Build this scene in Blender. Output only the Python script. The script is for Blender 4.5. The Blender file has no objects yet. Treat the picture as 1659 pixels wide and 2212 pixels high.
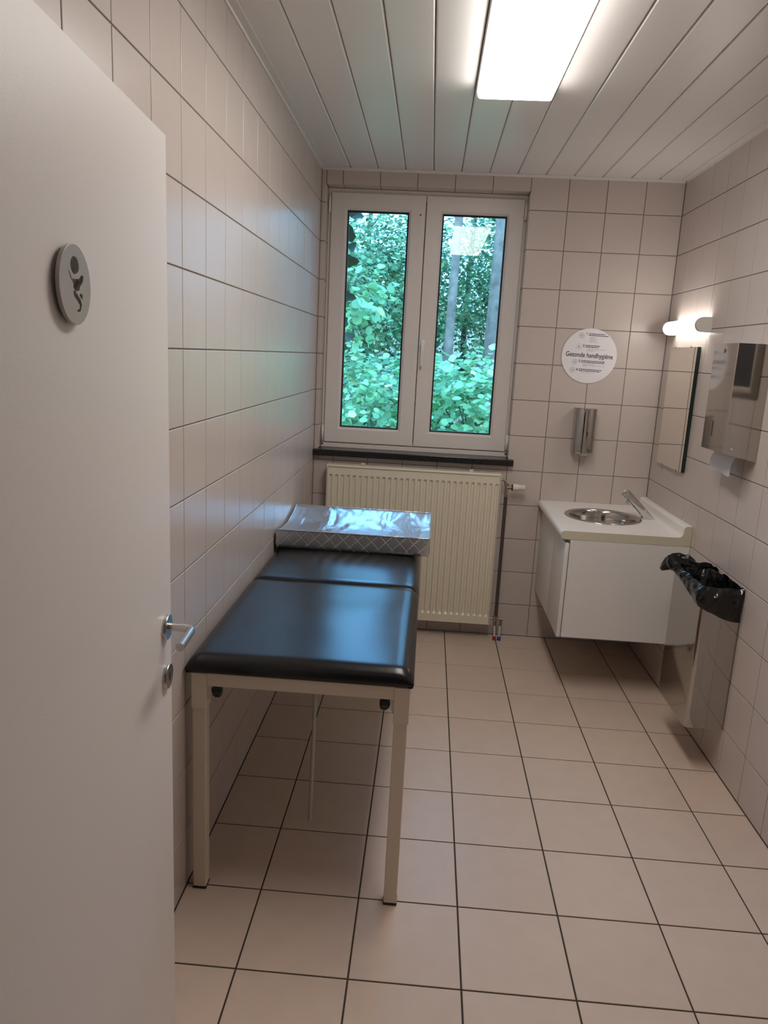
import bpy, bmesh, math, random
import numpy as np
from mathutils import Vector, Matrix, noise

S = bpy.context.scene
COL = S.collection
PI = math.pi

# ---------------------------------------------------------------- camera, sky, exposure
cam_d = bpy.data.cameras.new('camera')
cam_d.sensor_fit = 'HORIZONTAL'
cam_d.sensor_width = 36.0
cam_d.lens = 1594.27 / 1659 * 36.0
cam_d.clip_start = 0.02
cam = bpy.data.objects.new('camera', cam_d)
COL.objects.link(cam)
cam.location = (0.64354, -4.21045, 1.60615)
cam.rotation_euler = (1.360098, -0.049829, 0.062688)
S.camera = cam

world = bpy.data.worlds.new('sky')
S.world = world
world.use_nodes = True
bg = world.node_tree.nodes['Background']
bg.inputs['Color'].default_value = (0.20, 0.52, 1.0, 1)
bg.inputs['Strength'].default_value = 8.0

S.view_settings.view_transform = 'Standard'
S.view_settings.look = 'None'
S.view_settings.gamma = 1.0
S.view_settings.exposure = 0.0
S.view_settings.use_curve_mapping = False

LAMP_COL = (1.0, 0.945, 0.90, 1)
CEILING_LAMP = 16.5
WALL_LAMP = 10.5

# ---------------------------------------------------------------- room numbers (metres)
W = 1.913          # room width, x
H = 2.566          # room height
YF = -3.65         # inner face of the front wall (the doorway)
P = 0.2            # wall tile pitch
ZJ = 2.393         # height of the first wall joint below the ceiling

# ---------------------------------------------------------------- helpers
def tag(o, label, cat, group=None, kind=None):
    if label: o['label'] = label
    if cat: o['category'] = cat
    if group: o['group'] = group
    if kind: o['kind'] = kind
    return o

def empty(name, loc, label=None, cat=None, rz=0.0, group=None, kind=None):
    o = bpy.data.objects.new(name, None)
    COL.objects.link(o)
    o.empty_display_size = 0.05
    o.location = loc
    o.rotation_euler = (0, 0, rz)
    return tag(o, label, cat, group, kind)

def link(name, me, parent=None, mats=(), local=False):
    o = bpy.data.objects.new(name, me)
    COL.objects.link(o)
    for m in mats:
        if m and len(me.materials) < len(mats): me.materials.append(m)
    if parent:
        o.parent = parent
        if not local:
            q = parent
            t = Vector((0, 0, 0))
            while q:
                t = t + q.location
                for_inv = q.matrix_parent_inverse.to_translation()
                t = t + for_inv
                q = q.parent
            o.matrix_parent_inverse = Matrix.Translation(-t)
    return o

class MB:
    """collects geometry; build() links it as one mesh object"""
    def __init__(s): s.bm = bmesh.new()
    def box(s, x0, x1, y0, y1, z0, z1, bev=0.0, seg=2, mi=0):
        b = bmesh.new()
        bmesh.ops.create_cube(b, size=1)
        for v in b.verts:
            v.co = Vector(((x0 + x1) / 2 + v.co.x * (x1 - x0), (y0 + y1) / 2 + v.co.y * (y1 - y0), (z0 + z1) / 2 + v.co.z * (z1 - z0)))
        if bev > 0:
            bmesh.ops.bevel(b, geom=list(b.edges), offset=bev, segments=seg, profile=0.5, affect='EDGES')
        s.merge(b, mi)
        return s
    def merge(s, b, mi=0):
        m = {}
        for v in b.verts: m[v] = s.bm.verts.new(v.co)
        for f in b.faces:
            try:
                nf = s.bm.faces.new([m[v] for v in f.verts]); nf.material_index = mi; nf.smooth = f.smooth
            except ValueError: pass
        b.free()
        return s
    def poly(s, pts, mi=0):
        f = s.bm.faces.new([s.bm.verts.new(p) for p in pts]); f.material_index = mi
        return s
    def grid(s, rows, close_u=False, close_v=False, mi=0, smooth=True):
        vs = [[s.bm.verts.new(p) for p in r] for r in rows]
        n, m = len(vs), len(vs[0])
        for i in range(n if close_v else n - 1):
            for j in range(m if close_u else m - 1):
                a, b, c, d = vs[i][j], vs[i][(j + 1) % m], vs[(i + 1) % n][(j + 1) % m], vs[(i + 1) % n][j]
                try:
                    f = s.bm.faces.new((a, b, c, d)); f.material_index = mi; f.smooth = smooth
                except ValueError: pass
        return vs
    def tube(s, pts, r, n=12, caps=True, mi=0):
        pts = [Vector(p) for p in pts]
        rr = r if isinstance(r, (list, tuple)) else [r] * len(pts)
        up = None
        rows = []
        for i, p in enumerate(pts):
            t = (pts[min(i + 1, len(pts) - 1)] - pts[max(i - 1, 0)]).normalized()
            if up is None:
                up = Vector((0, 0, 1)) if abs(t.z) < 0.9 else Vector((1, 0, 0))
            side = t.cross(up).normalized()
            up = side.cross(t).normalized()
            rows.append([p + (side * math.cos(a) + up * math.sin(a)) * rr[i] for a in [2 * PI * k / n for k in range(n)]])
        vs = s.grid(rows, close_u=True, mi=mi)
        if caps:
            for row, flip in ((vs[0], True), (vs[-1], False)):
                try:
                    f = s.bm.faces.new(row[::-1] if flip else row); f.material_index = mi
                except ValueError: pass
        return s
    def lathe(s, prof, origin, axis='Z', n=40, mi=0):
        """prof: (radius, height) pairs"""
        o = Vector(origin)
        rows = []
        for r, h in prof:
            row = []
            for k in range(n):
                a = 2 * PI * k / n
                c, d = r * math.cos(a), r * math.sin(a)
                row.append(o + (Vector((c, d, h)) if axis == 'Z' else Vector((h, c, d)) if axis == 'X' else Vector((c, h, d))))
            rows.append(row)
        s.grid(rows, close_u=True, mi=mi)
        return s
    def prism(s, prof, y0, y1, plane='XZ', mi=0, smooth=False):
        """prof: list of 2-D points; extruded between y0 and y1 along the missing axis"""
        def P3(a, b, t):
            return (a, t, b) if plane == 'XZ' else (t, a, b) if plane == 'YZ' else (a, b, t)
        A = [s.bm.verts.new(P3(a, b, y0)) for a, b in prof]
        B = [s.bm.verts.new(P3(a, b, y1)) for a, b in prof]
        n = len(prof)
        for i in range(n):
            f = s.bm.faces.new((A[i], A[(i + 1) % n], B[(i + 1) % n], B[i])); f.material_index = mi; f.smooth = smooth
        for L in (A[::-1], B):
            f = s.bm.faces.new(L); f.material_index = mi
        return s
    def build(s, name, mats, parent=None, smooth=False, local=False, autosm=None):
        if not isinstance(mats, (list, tuple)): mats = [mats]
        bmesh.ops.remove_doubles(s.bm, verts=s.bm.verts, dist=1e-6)
        bmesh.ops.recalc_face_normals(s.bm, faces=s.bm.faces)
        me = bpy.data.meshes.new(name)
        if smooth:
            for f in s.bm.faces: f.smooth = True
        if autosm:
            for e in s.bm.edges:
                if len(e.link_faces) == 2 and e.calc_face_angle(0) > autosm: e.smooth = False
            for f in s.bm.faces: f.smooth = True
        s.bm.to_mesh(me); s.bm.free()
        for m in mats: me.materials.append(m)
        return link(name, me, parent, (), local)

# ---------------------------------------------------------------- materials
def mat(name, col, rough=0.5, metal=0.0, spec=0.5, bump=None, var=None, emit=None, coat=0.0, coat_rough=0.1):
    """bump = (scale, strength, detail); var = amount of soft noise in the colour"""
    m = bpy.data.materials.new(name); m.use_nodes = True
    nt = m.node_tree; b = nt.nodes['Principled BSDF']
    b.inputs['Base Color'].default_value = (*col, 1)
    b.inputs['Roughness'].default_value = rough
    b.inputs['Metallic'].default_value = metal
    b.inputs['Specular IOR Level'].default_value = spec
    b.inputs['Coat Weight'].default_value = coat
    b.inputs['Coat Roughness'].default_value = coat_rough
    if emit:
        b.inputs['Emission Color'].default_value = emit[0]
        b.inputs['Emission Strength'].default_value = emit[1]
    tc = None
    if bump or var:
        tc = nt.nodes.new('ShaderNodeTexCoord')
    if bump:
        n = nt.nodes.new('ShaderNodeTexNoise'); n.inputs['Scale'].default_value = bump[0]; n.inputs['Detail'].default_value = bump[2]
        nt.links.new(tc.outputs['Object'], n.inputs['Vector'])
        bp = nt.nodes.new('ShaderNodeBump'); bp.inputs['Strength'].default_value = bump[1]; bp.inputs['Distance'].default_value = 0.01
        nt.links.new(n.outputs['Fac'], bp.inputs['Height']); nt.links.new(bp.outputs['Normal'], b.inputs['Normal'])
    if var:
        n2 = nt.nodes.new('ShaderNodeTexNoise'); n2.inputs['Scale'].default_value = var[0]; n2.inputs['Detail'].default_value = 4
        nt.links.new(tc.outputs['Object'], n2.inputs['Vector'])
        mr = nt.nodes.new('ShaderNodeMapRange'); mr.inputs['From Min'].default_value = 0.3; mr.inputs['From Max'].default_value = 0.7
        mr.inputs['To Min'].default_value = 1 - var[1]; mr.inputs['To Max'].default_value = 1 + var[1]
        nt.links.new(n2.outputs['Fac'], mr.inputs['Value'])
        mx = nt.nodes.new('ShaderNodeVectorMath'); mx.operation = 'SCALE'
        mx.inputs[0].default_value = col
        nt.links.new(mr.outputs['Result'], mx.inputs['Scale']); nt.links.new(mx.outputs['Vector'], b.inputs['Base Color'])
    return m

def tile_mat(name, col, rough, spread, mottling, bump_s):
    """glazed tile: each tile its own slight shade, faint clouding"""
    m = bpy.data.materials.new(name); m.use_nodes = True
    nt = m.node_tree; b = nt.nodes['Principled BSDF']; L = nt.links.new
    oi = nt.nodes.new('ShaderNodeObjectInfo'); tc = nt.nodes.new('ShaderNodeTexCoord')
    n = nt.nodes.new('ShaderNodeTexNoise'); n.noise_dimensions = '4D'; n.inputs['Scale'].default_value = 14; n.inputs['Detail'].default_value = 6
    mw = nt.nodes.new('ShaderNodeMath'); mw.operation = 'MULTIPLY'; mw.inputs[1].default_value = 37
    L(oi.outputs['Random'], mw.inputs[0]); L(mw.outputs[0], n.inputs['W']); L(tc.outputs['Object'], n.inputs['Vector'])
    a = nt.nodes.new('ShaderNodeMapRange'); a.inputs['To Min'].default_value = 1 - spread; a.inputs['To Max'].default_value = 1 + spread
    L(oi.outputs['Random'], a.inputs['Value'])
    c = nt.nodes.new('ShaderNodeMapRange'); c.inputs['From Min'].default_value = 0.3; c.inputs['From Max'].default_value = 0.7
    c.inputs['To Min'].default_value = 1 - mottling; c.inputs['To Max'].default_value = 1 + mottling
    L(n.outputs['Fac'], c.inputs['Value'])
    p = nt.nodes.new('ShaderNodeMath'); p.operation = 'MULTIPLY'; L(a.outputs[0], p.inputs[0]); L(c.outputs[0], p.inputs[1])
    sc = nt.nodes.new('ShaderNodeVectorMath'); sc.operation = 'SCALE'; sc.inputs[0].default_value = col
    L(p.outputs[0], sc.inputs['Scale']); L(sc.outputs['Vector'], b.inputs['Base Color'])
    b.inputs['Roughness'].default_value = rough
    n3 = nt.nodes.new('ShaderNodeTexNoise'); n3.inputs['Scale'].default_value = 9; n3.inputs['Detail'].default_value = 2
    L(tc.outputs['Object'], n3.inputs['Vector'])
    bp = nt.nodes.new('ShaderNodeBump'); bp.inputs['Strength'].default_value = bump_s; bp.inputs['Distance'].default_value = 0.01
    L(n3.outputs['Fac'], bp.inputs['Height']); L(bp.outputs['Normal'], b.inputs['Normal'])
    return m

def glass_mat(name, tint=(0.93, 0.98, 0.97)):
    m = bpy.data.materials.new(name); m.use_nodes = True
    nt = m.node_tree; nt.nodes.clear(); L = nt.links.new
    out = nt.nodes.new('ShaderNodeOutputMaterial'); mix = nt.nodes.new('ShaderNodeMixShader')
    fr = nt.nodes.new('ShaderNodeFresnel'); fr.inputs['IOR'].default_value = 1.36
    tr = nt.nodes.new('ShaderNodeBsdfTransparent'); tr.inputs['Color'].default_value = (*tint, 1)
    gl = nt.nodes.new('ShaderNodeBsdfGlossy'); gl.inputs['Roughness'].default_value = 0.0
    L(fr.outputs[0], mix.inputs[0]); L(tr.outputs[0], mix.inputs[1]); L(gl.outputs[0], mix.inputs[2]); L(mix.outputs[0], out.inputs['Surface'])
    return m

def leaf_mat(name, c0, c1, c2, trans=0.35, rough=0.45):
    m = bpy.data.materials.new(name); m.use_nodes = True
    nt = m.node_tree; b = nt.nodes['Principled BSDF']; L = nt.links.new
    out = nt.nodes['Material Output']
    g = nt.nodes.new('ShaderNodeNewGeometry')
    r = nt.nodes.new('ShaderNodeValToRGB'); e = r.color_ramp.elements
    e[0].color = (*c0, 1); e[1].position = 0.95; e[1].color = (*c1, 1)
    k = e.new(0.985); k.color = (*c2, 1)
    L(g.outputs['Random Per Island'], r.inputs['Fac']); L(r.outputs['Color'], b.inputs['Base Color'])
    b.inputs['Roughness'].default_value = rough
    t = nt.nodes.new('ShaderNodeBsdfTranslucent'); L(r.outputs['Color'], t.inputs['Color'])
    mx = nt.nodes.new('ShaderNodeMixShader'); mx.inputs[0].default_value = trans
    L(b.outputs[0], mx.inputs[1]); L(t.outputs[0], mx.inputs[2]); L(mx.outputs[0], out.inputs['Surface'])
    return m

M = {}
M['wall_tile'] = tile_mat('glazed_wall_tile', (0.585, 0.51, 0.465), 0.27, 0.012, 0.012, 0.012)
M['floor_tile'] = tile_mat('beige_floor_tile', (0.66, 0.525, 0.43), 0.36, 0.02, 0.03, 0.03)
M['grout'] = mat('wall_grout', (0.23, 0.185, 0.155), 0.9)
M['floor_grout'] = mat('floor_grout', (0.055, 0.04, 0.032), 0.9)
M['plank'] = mat('white_ceiling_plank', (0.80, 0.765, 0.735), 0.36, bump=(3, 0.02, 2))
M['gap'] = mat('ceiling_gap', (0.05, 0.045, 0.04), 0.9)
M['plaster'] = mat('corridor_plaster', (0.58, 0.55, 0.51), 0.8, bump=(60, 0.1, 3))
M['corridor_floor'] = mat('corridor_floor', (0.35, 0.29, 0.24), 0.5, var=(3, 0.05))
M['trim'] = mat('white_plastic_trim', (0.76, 0.73, 0.70), 0.4)
M['door'] = mat('white_laminate_door', (0.82, 0.775, 0.745), 0.42, bump=(220, 0.03, 2))
M['upvc'] = mat('white_upvc', (0.78, 0.73, 0.685), 0.35)
M['upvc_bead'] = mat('white_upvc_bead', (0.82, 0.79, 0.76), 0.3)
M['gasket'] = mat('black_rubber', (0.01, 0.01, 0.011), 0.6)
M['glass'] = glass_mat('window_glass')
M['stone'] = mat('black_stone_sill', (0.012, 0.012, 0.013), 0.25, var=(90, 0.4))
M['radiator'] = mat('cream_radiator_enamel', (0.80, 0.735, 0.59), 0.32)
M['chrome'] = mat('chrome', (0.66, 0.66, 0.67), 0.07, 1.0)
M['steel'] = mat('brushed_steel', (0.60, 0.58, 0.56), 0.28, 1.0, bump=(400, 0.02, 2))
M['polished'] = mat('polished_steel', (0.50, 0.475, 0.445), 0.085, 1.0, bump=(5, 0.035, 1))
M['dark_pipe'] = mat('dark_steel_pipe', (0.16, 0.13, 0.13), 0.35, 0.8)
M['brass'] = mat('tarnished_valve_metal', (0.40, 0.34, 0.29), 0.4, 0.9)
M['bowl'] = mat('satin_basin_steel', (0.50, 0.48, 0.46), 0.14, 1.0)
M['mirror'] = mat('mirror_silvering', (0.93, 0.90, 0.83), 0.0, 1.0)
M['mirror_edge'] = mat('mirror_edge_glass', (0.01, 0.025, 0.02), 0.2)
M['laminate'] = mat('white_cabinet_laminate', (0.77, 0.75, 0.72), 0.42)
M['counter'] = mat('white_worktop', (0.82, 0.79, 0.76), 0.33)
M['counter_edge'] = mat('cream_worktop_edge', (0.62, 0.58, 0.44), 0.45)
M['vinyl'] = mat('black_vinyl', (0.007, 0.007, 0.008), 0.25, spec=0.42, bump=(260, 0.03, 3))
M['bed_frame'] = mat('cream_painted_steel', (0.72, 0.62, 0.50), 0.35)
M['black_plastic'] = mat('black_plastic', (0.008, 0.008, 0.009), 0.4)
M['rod'] = mat('zinc_rod', (0.42, 0.41, 0.38), 0.45, 0.5)
M['bag'] = mat('black_bin_bag', (0.006, 0.006, 0.007), 0.17, bump=(45, 0.25, 3))
M['paper'] = mat('white_paper', (0.83, 0.80, 0.83), 0.7)
M['tissue'] = mat('paper_towel', (0.72, 0.68, 0.65), 0.85, bump=(180, 0.15, 2))
M['ink'] = mat('black_ink', (0.03, 0.028, 0.03), 0.7)
M['grey_ink'] = mat('grey_ink', (0.30, 0.29, 0.30), 0.7)
M['pale_ink'] = mat('pale_grey_ink', (0.52, 0.50, 0.52), 0.7)
M['sign'] = mat('grey_sign_plastic', (0.44, 0.40, 0.37), 0.35, 0.35)
M['white_hose'] = mat('white_hose', (0.62, 0.60, 0.56), 0.5)
M['red'] = mat('red_collar', (0.42, 0.02, 0.015), 0.4)
M['blue'] = mat('blue_collar', (0.03, 0.06, 0.30), 0.4)
M['valve_head'] = mat('cream_valve_head', (0.74, 0.71, 0.62), 0.4)
M['diffuser'] = mat('lit_diffuser', (0.9, 0.9, 0.9), 0.5, emit=(LAMP_COL, CEILING_LAMP))
M['lamp_lens'] = mat('lit_opal_lens', (0.9, 0.88, 0.85), 0.4, emit=((1.0, 0.945, 0.89, 1), WALL_LAMP))
M['lamp_white'] = mat('white_lamp_plastic', (0.74, 0.70, 0.65), 0.4)
M['board'] = mat('dark_grey_board', (0.045, 0.043, 0.045), 0.5)
M['board_frame'] = mat('cream_frame', (0.45, 0.39, 0.32), 0.4)
M['leaf'] = leaf_mat('hazel_leaf', (0.09, 0.22, 0.085), (0.44, 0.70, 0.31), (0.98, 0.86, 0.42))
M['leaf_far'] = leaf_mat('wood_leaf', (0.05, 0.135, 0.05), (0.27, 0.45, 0.185), (0.62, 0.72, 0.36))
M['leaf_ivy_shaded'] = leaf_mat('shaded_ivy_leaf', (0.02, 0.05, 0.012), (0.035, 0.08, 0.018), (0.04, 0.09, 0.02), 0.12)  # shade on the backlit leaves is put into this near-black green
M['bark'] = mat('grey_bark', (0.25, 0.165, 0.118), 0.85, bump=(14, 0.8, 6), var=(7, 0.35))
M['bark_dark'] = mat('brown_bark', (0.16, 0.11, 0.075), 0.9, bump=(20, 0.8, 6), var=(9, 0.3))
M['soil'] = mat('leaf_litter', (0.30, 0.19, 0.11), 0.95, bump=(12, 0.7, 6), var=(6, 0.45))

def silver_mat(name, quilt):
    m = mat(name, (0.60, 0.62, 0.64), 0.30, 0.85)
    nt = m.node_tree; b = nt.nodes['Principled BSDF']; L = nt.links.new
    tc = nt.nodes.new('ShaderNodeTexCoord')
    bp = nt.nodes.new('ShaderNodeBump'); bp.inputs['Distance'].default_value = 0.01
    if quilt:
        sx = nt.nodes.new('ShaderNodeSeparateXYZ'); L(tc.outputs['Object'], sx.inputs[0])
        def band(op):
            a = nt.nodes.new('ShaderNodeMath'); a.operation = op
            L(sx.outputs['X'], a.inputs[0]); L(sx.outputs['Z'], a.inputs[1])
            k = nt.nodes.new('ShaderNodeMath'); k.operation = 'MULTIPLY'; k.inputs[1].default_value = 1 / 0.062; L(a.outputs[0], k.inputs[0])
            q = nt.nodes.new('ShaderNodeMath'); q.operation = 'PINGPONG'; q.inputs[1].default_value = 0.5; L(k.outputs[0], q.inputs[0])
            r = nt.nodes.new('ShaderNodeMapRange'); r.inputs['From Max'].default_value = 0.06; L(q.outputs[0], r.inputs['Value'])
            return r
        a, c = band('ADD'), band('SUBTRACT')
        mn = nt.nodes.new('ShaderNodeMath'); mn.operation = 'MINIMUM'; L(a.outputs[0], mn.inputs[0]); L(c.outputs[0], mn.inputs[1])
        L(mn.outputs[0], bp.inputs['Height']); bp.inputs['Strength'].default_value = 0.28
    else:
        mp = nt.nodes.new('ShaderNodeMapping'); mp.inputs['Scale'].default_value = (7, 2.6, 3); mp.inputs['Rotation'].default_value = (0, 0, 0.5)
        n = nt.nodes.new('ShaderNodeTexNoise'); n.inputs['Scale'].default_value = 1.6; n.inputs['Detail'].default_value = 2
        n.inputs['Distortion'].default_value = 0.4
        L(tc.outputs['Object'], mp.inputs[0]); L(mp.outputs[0], n.inputs['Vector']); L(n.outputs['Fac'], bp.inputs['Height'])
        bp.inputs['Strength'].default_value = 0.6; bp.inputs['Distance'].default_value = 0.03
    L(bp.outputs['Normal'], b.inputs['Normal'])
    return m
M['silver'] = silver_mat('silver_vinyl', False)
M['silver_quilt'] = silver_mat('quilted_silver_vinyl', True)

# ================================================================= STRUCTURE
_tiles = {}
def tile_mesh(du, dv, bev, t, m, key):
    k = (round(du, 4), round(dv, 4), key)
    if k not in _tiles:
        a, b, c = du / 2, dv / 2, min(bev, du / 3, dv / 3)
        lo = [(-a, -b, -t), (a, -b, -t), (a, b, -t), (-a, b, -t)]
        mid = [(-a, -b, -c * 0.7), (a, -b, -c * 0.7), (a, b, -c * 0.7), (-a, b, -c * 0.7)]
        hi = [(-a + c, -b + c, 0), (a - c, -b + c, 0), (a - c, b - c, 0), (-a + c, b - c, 0)]
        f = [(8, 9, 10, 11)]
        for i in range(4):
            j = (i + 1) % 4
            f += [(4 + i, 4 + j, 8 + j, 8 + i), (i, j, 4 + j, 4 + i)]
        me = bpy.data.meshes.new('tile'); me.from_pydata(lo + mid + hi, [], f); me.update()
        me.materials.append(m)
        _tiles[k] = me
    return _tiles[k]

def lay(parent, u0, u1, v0, v1, place, gap=0.0038, bev=0.0013, t=0.004, m=None, key='w', name='tile'):
    du, dv = u1 - u0 - gap, v1 - v0 - gap
    if du < 0.004 or dv < 0.004: return
    o = bpy.data.objects.new(name, tile_mesh(du, dv, bev, t, m or M['wall_tile'], key))
    o.parent = parent
    o.matrix_basis = place((u0 + u1) / 2, (v0 + v1) / 2)
    COL.objects.link(o)
    return o

def frame(u, v, n, org):
    """places a tile's (u, v, normal) frame; org(u, v) gives its centre"""
    Rm = Matrix((u, v, n)).transposed().to_4x4()
    return lambda a, b: Matrix.Translation(org(a, b)) @ Rm

def cuts(a, b, first, pitch):
    xs = [a]
    k = math.ceil((a - first) / pitch + 1e-6)
    while first + k * pitch < b - 1e-4:
        xs.append(first + k * pitch); k += 1
    xs.append(b)
    return xs

zc = cuts(0, H, ZJ, P)

# floor
fl = MB().box(0, W, YF, 0, -0.12, -0.0025).build('floor', M['floor_grout'])
tag(fl, 'beige square tiled floor with dark joints', 'floor', kind='structure')
pf = frame((1, 0, 0), (0, 1, 0), (0, 0, 1), lambda a, b: Vector((a, b, 0)))
fx = cuts(0, W, 0.2279, 0.2976); fy = cuts(YF, 0, -2.5768, 0.2976)
for i in range(len(fx) - 1):
    for j in range(len(fy) - 1):
        lay(fl, fx[i], fx[i + 1], fy[j], fy[j + 1], pf, gap=0.005, bev=0.0012, m=M['floor_tile'], key='f')

# left wall
wl = MB().box(-0.15, -0.0025, YF, 0.0, -0.12, H + 0.1).build('wall_left', M['grout'])
tag(wl, 'left wall of beige square tiles', 'wall', kind='structure')
pl = frame((0, 1, 0), (0, 0, 1), (1, 0, 0), lambda a, b: Vector((0, a, b)))
yc = cuts(YF, 0, -2.6846, P)
for i in range(len(yc) - 1):
    for j in range(len(zc) - 1):
        lay(wl, yc[i], yc[i + 1], zc[j], zc[j + 1], pl)

# right wall
wr = MB().box(W + 0.0025, W + 0.15, YF, 0.0, -0.12, H + 0.1).build('wall_right', M['grout'])
tag(wr, 'right wall of beige square tiles', 'wall', kind='structure')
prr = frame((0, -1, 0), (0, 0, 1), (-1, 0, 0), lambda a, b: Vector((W, a, b)))
yc = cuts(YF, 0, -0.004, P)
for i in range(len(yc) - 1):
    for j in range(len(zc) - 1):
        lay(wr, yc[i], yc[i + 1], zc[j], zc[j + 1], prr)

# back wall with the window opening
OX0, OX1, OZ0, OZ1 = 0.026, 1.1147, 1.06, 2.486
RD = 0.10
wb_ = MB()
wb_.box(-0.15, OX0 - 0.0025, 0.0025, 0.32, -0.12, H + 0.1)
wb_.box(OX1 + 0.0025, W + 0.15, 0.0025, 0.32, -0.12, H + 0.1)
wb_.box(OX0 - 0.0025, OX1 + 0.0025, 0.0025, 0.32, -0.12, OZ0 - 0.04)
wb_.box(OX0 - 0.0025, OX1 + 0.0025, 0.0025, 0.32, OZ1 + 0.0025, H + 0.1)
wb = wb_.build('wall_back', M['grout'])
tag(wb, 'tiled end wall around the window', 'wall', kind='structure')
pb = frame((1, 0, 0), (0, 0, 1), (0, -1, 0), lambda a, b: Vector((a, 0, b)))
xb = cuts(0, W, 1.1147, P)
for i in range(len(xb) - 1):
    for j in range(len(zc) - 1):
        a0, a1, b0, b1 = xb[i], xb[i + 1], zc[j], zc[j + 1]
        if a1 <= OX0 or a0 >= OX1 - 1e-6 or b1 <= OZ0 or b0 >= OZ1:
            lay(wb, a0, a1, b0, b1, pb); continue
        if a0 < OX0: lay(wb, a0, OX0, b0, b1, pb)
        c0, c1 = max(a0, OX0), min(a1, OX1)
        if b0 < OZ0: lay(wb, c0, c1, b0, OZ0, pb)
        if b1 > OZ1: lay(wb, c0, c1, OZ1, b1, pb)
        if a1 > OX1: lay(wb, OX1, a1, b0, b1, pb)
# reveal tiles
prv = frame((0, -1, 0), (0, 0, 1), (-1, 0, 0), lambda a, b: Vector((OX1, a, b)))
plv = frame((0, 1, 0), (0, 0, 1), (1, 0, 0), lambda a, b: Vector((OX0, a, b)))
ptv = frame((1, 0, 0), (0, -1, 0), (0, 0, -1), lambda a, b: Vector((a, b, OZ1)))
zr = [OZ0] + [z for z in zc if OZ0 < z < OZ1] + [OZ1]
for j in range(len(zr) - 1):
    lay(wb, 0, RD, zr[j], zr[j + 1], prv); lay(wb, 0, RD, zr[j], zr[j + 1], plv)
xr = [OX0] + [x for x in xb if OX0 < x < OX1 - 1e-6] + [OX1]
for i in range(len(xr) - 1):
    lay(wb, xr[i], xr[i + 1], 0, RD, ptv)

# front wall with doorway (behind the camera's view)
DX0, DX1, DZ = 0.16, 1.10, 2.02
wf_ = MB()
wf_.box(-0.15, DX0, YF - 0.14, YF, -0.12, H + 0.1).box(DX1, W + 0.15, YF - 0.14, YF, -0.12, H + 0.1).box(DX0, DX1, YF - 0.14, YF, DZ, H + 0.1)
wf = wf_.build('wall_front', M['plaster'])
tag(wf, 'front wall with the doorway', 'wall', kind='structure')
# corridor shell on the camera's side of the doorway
cf = MB().box(-1.6, 3.2, -5.6, YF, -0.12, -0.001).build('floor_corridor', M['corridor_floor']); tag(cf, 'corridor floor outside the doorway', 'floor', kind='structure')
cc = MB().box(-1.6, 3.2, -5.6, YF - 0.14, H, H + 0.1).build('ceiling_corridor', M['plaster']); tag(cc, 'corridor ceiling outside the doorway', 'ceiling', kind='structure')
cw_ = MB().box(-1.7, -1.6, -5.7, YF, -0.12, H + 0.1).box(3.2, 3.3, -5.7, YF, -0.12, H + 0.1).box(-1.7, 3.3, -5.7, -5.6, -0.12, H + 0.1)
cw_.box(-1.7, -0.15, YF - 0.14, YF, -0.12, H + 0.1).box(W + 0.15, 3.3, YF - 0.14, YF, -0.12, H + 0.1)
cw = cw_.build('wall_corridor', M['plaster']); tag(cw, 'plain corridor walls outside the doorway', 'wall', kind='structure')

# ceiling planks
ce = MB().box(-0.15, W + 0.15, YF - 0.14, 0.3, H + 0.012, H + 0.1).build('ceiling', M['gap'])
tag(ce, 'ceiling of long white planks', 'ceiling', kind='structure')
cx = cuts(0.0, W, 0.1545, 0.1472)
pc = frame((1, 0, 0), (0, -1, 0), (0, 0, -1), lambda a, b: Vector((a, b, H)))
for i in range(len(cx) - 1):
    lay(ce, cx[i], cx[i + 1], YF, -0.002, pc, gap=0.003, bev=0.005, t=0.012, m=M['plank'], key='c', name='plank')
t1 = MB().prism([(0, H - 0.012), (0.006, H - 0.012), (0.007, H - 0.004), (0.032, H - 0.003), (0.032, H - 0.0002), (0, H - 0.0002)], YF + 0.01, -0.03).build('trim_1', M['trim'])
t2 = MB().prism([(W, H - 0.012), (W - 0.006, H - 0.012), (W - 0.007, H - 0.004), (W - 0.032, H - 0.003), (W - 0.032, H - 0.0002), (W, H - 0.0002)], YF + 0.01, -0.03).build('trim_2', M['trim'])
t3 = MB().prism([(0, H - 0.012), (-0.005, H - 0.012), (-0.006, H - 0.004), (-0.022, H - 0.003), (-0.022, H - 0.0002), (0, H - 0.0002)], 0.002, W - 0.002, 'YZ').build('trim_3', M['trim'])
tag(t1, 'white edge trim where ceiling meets left wall', 'trim', kind='structure')
tag(t2, 'white edge trim where ceiling meets right wall', 'trim', kind='structure')
tag(t3, 'white edge trim where ceiling meets the window wall', 'trim', kind='structure')

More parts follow.
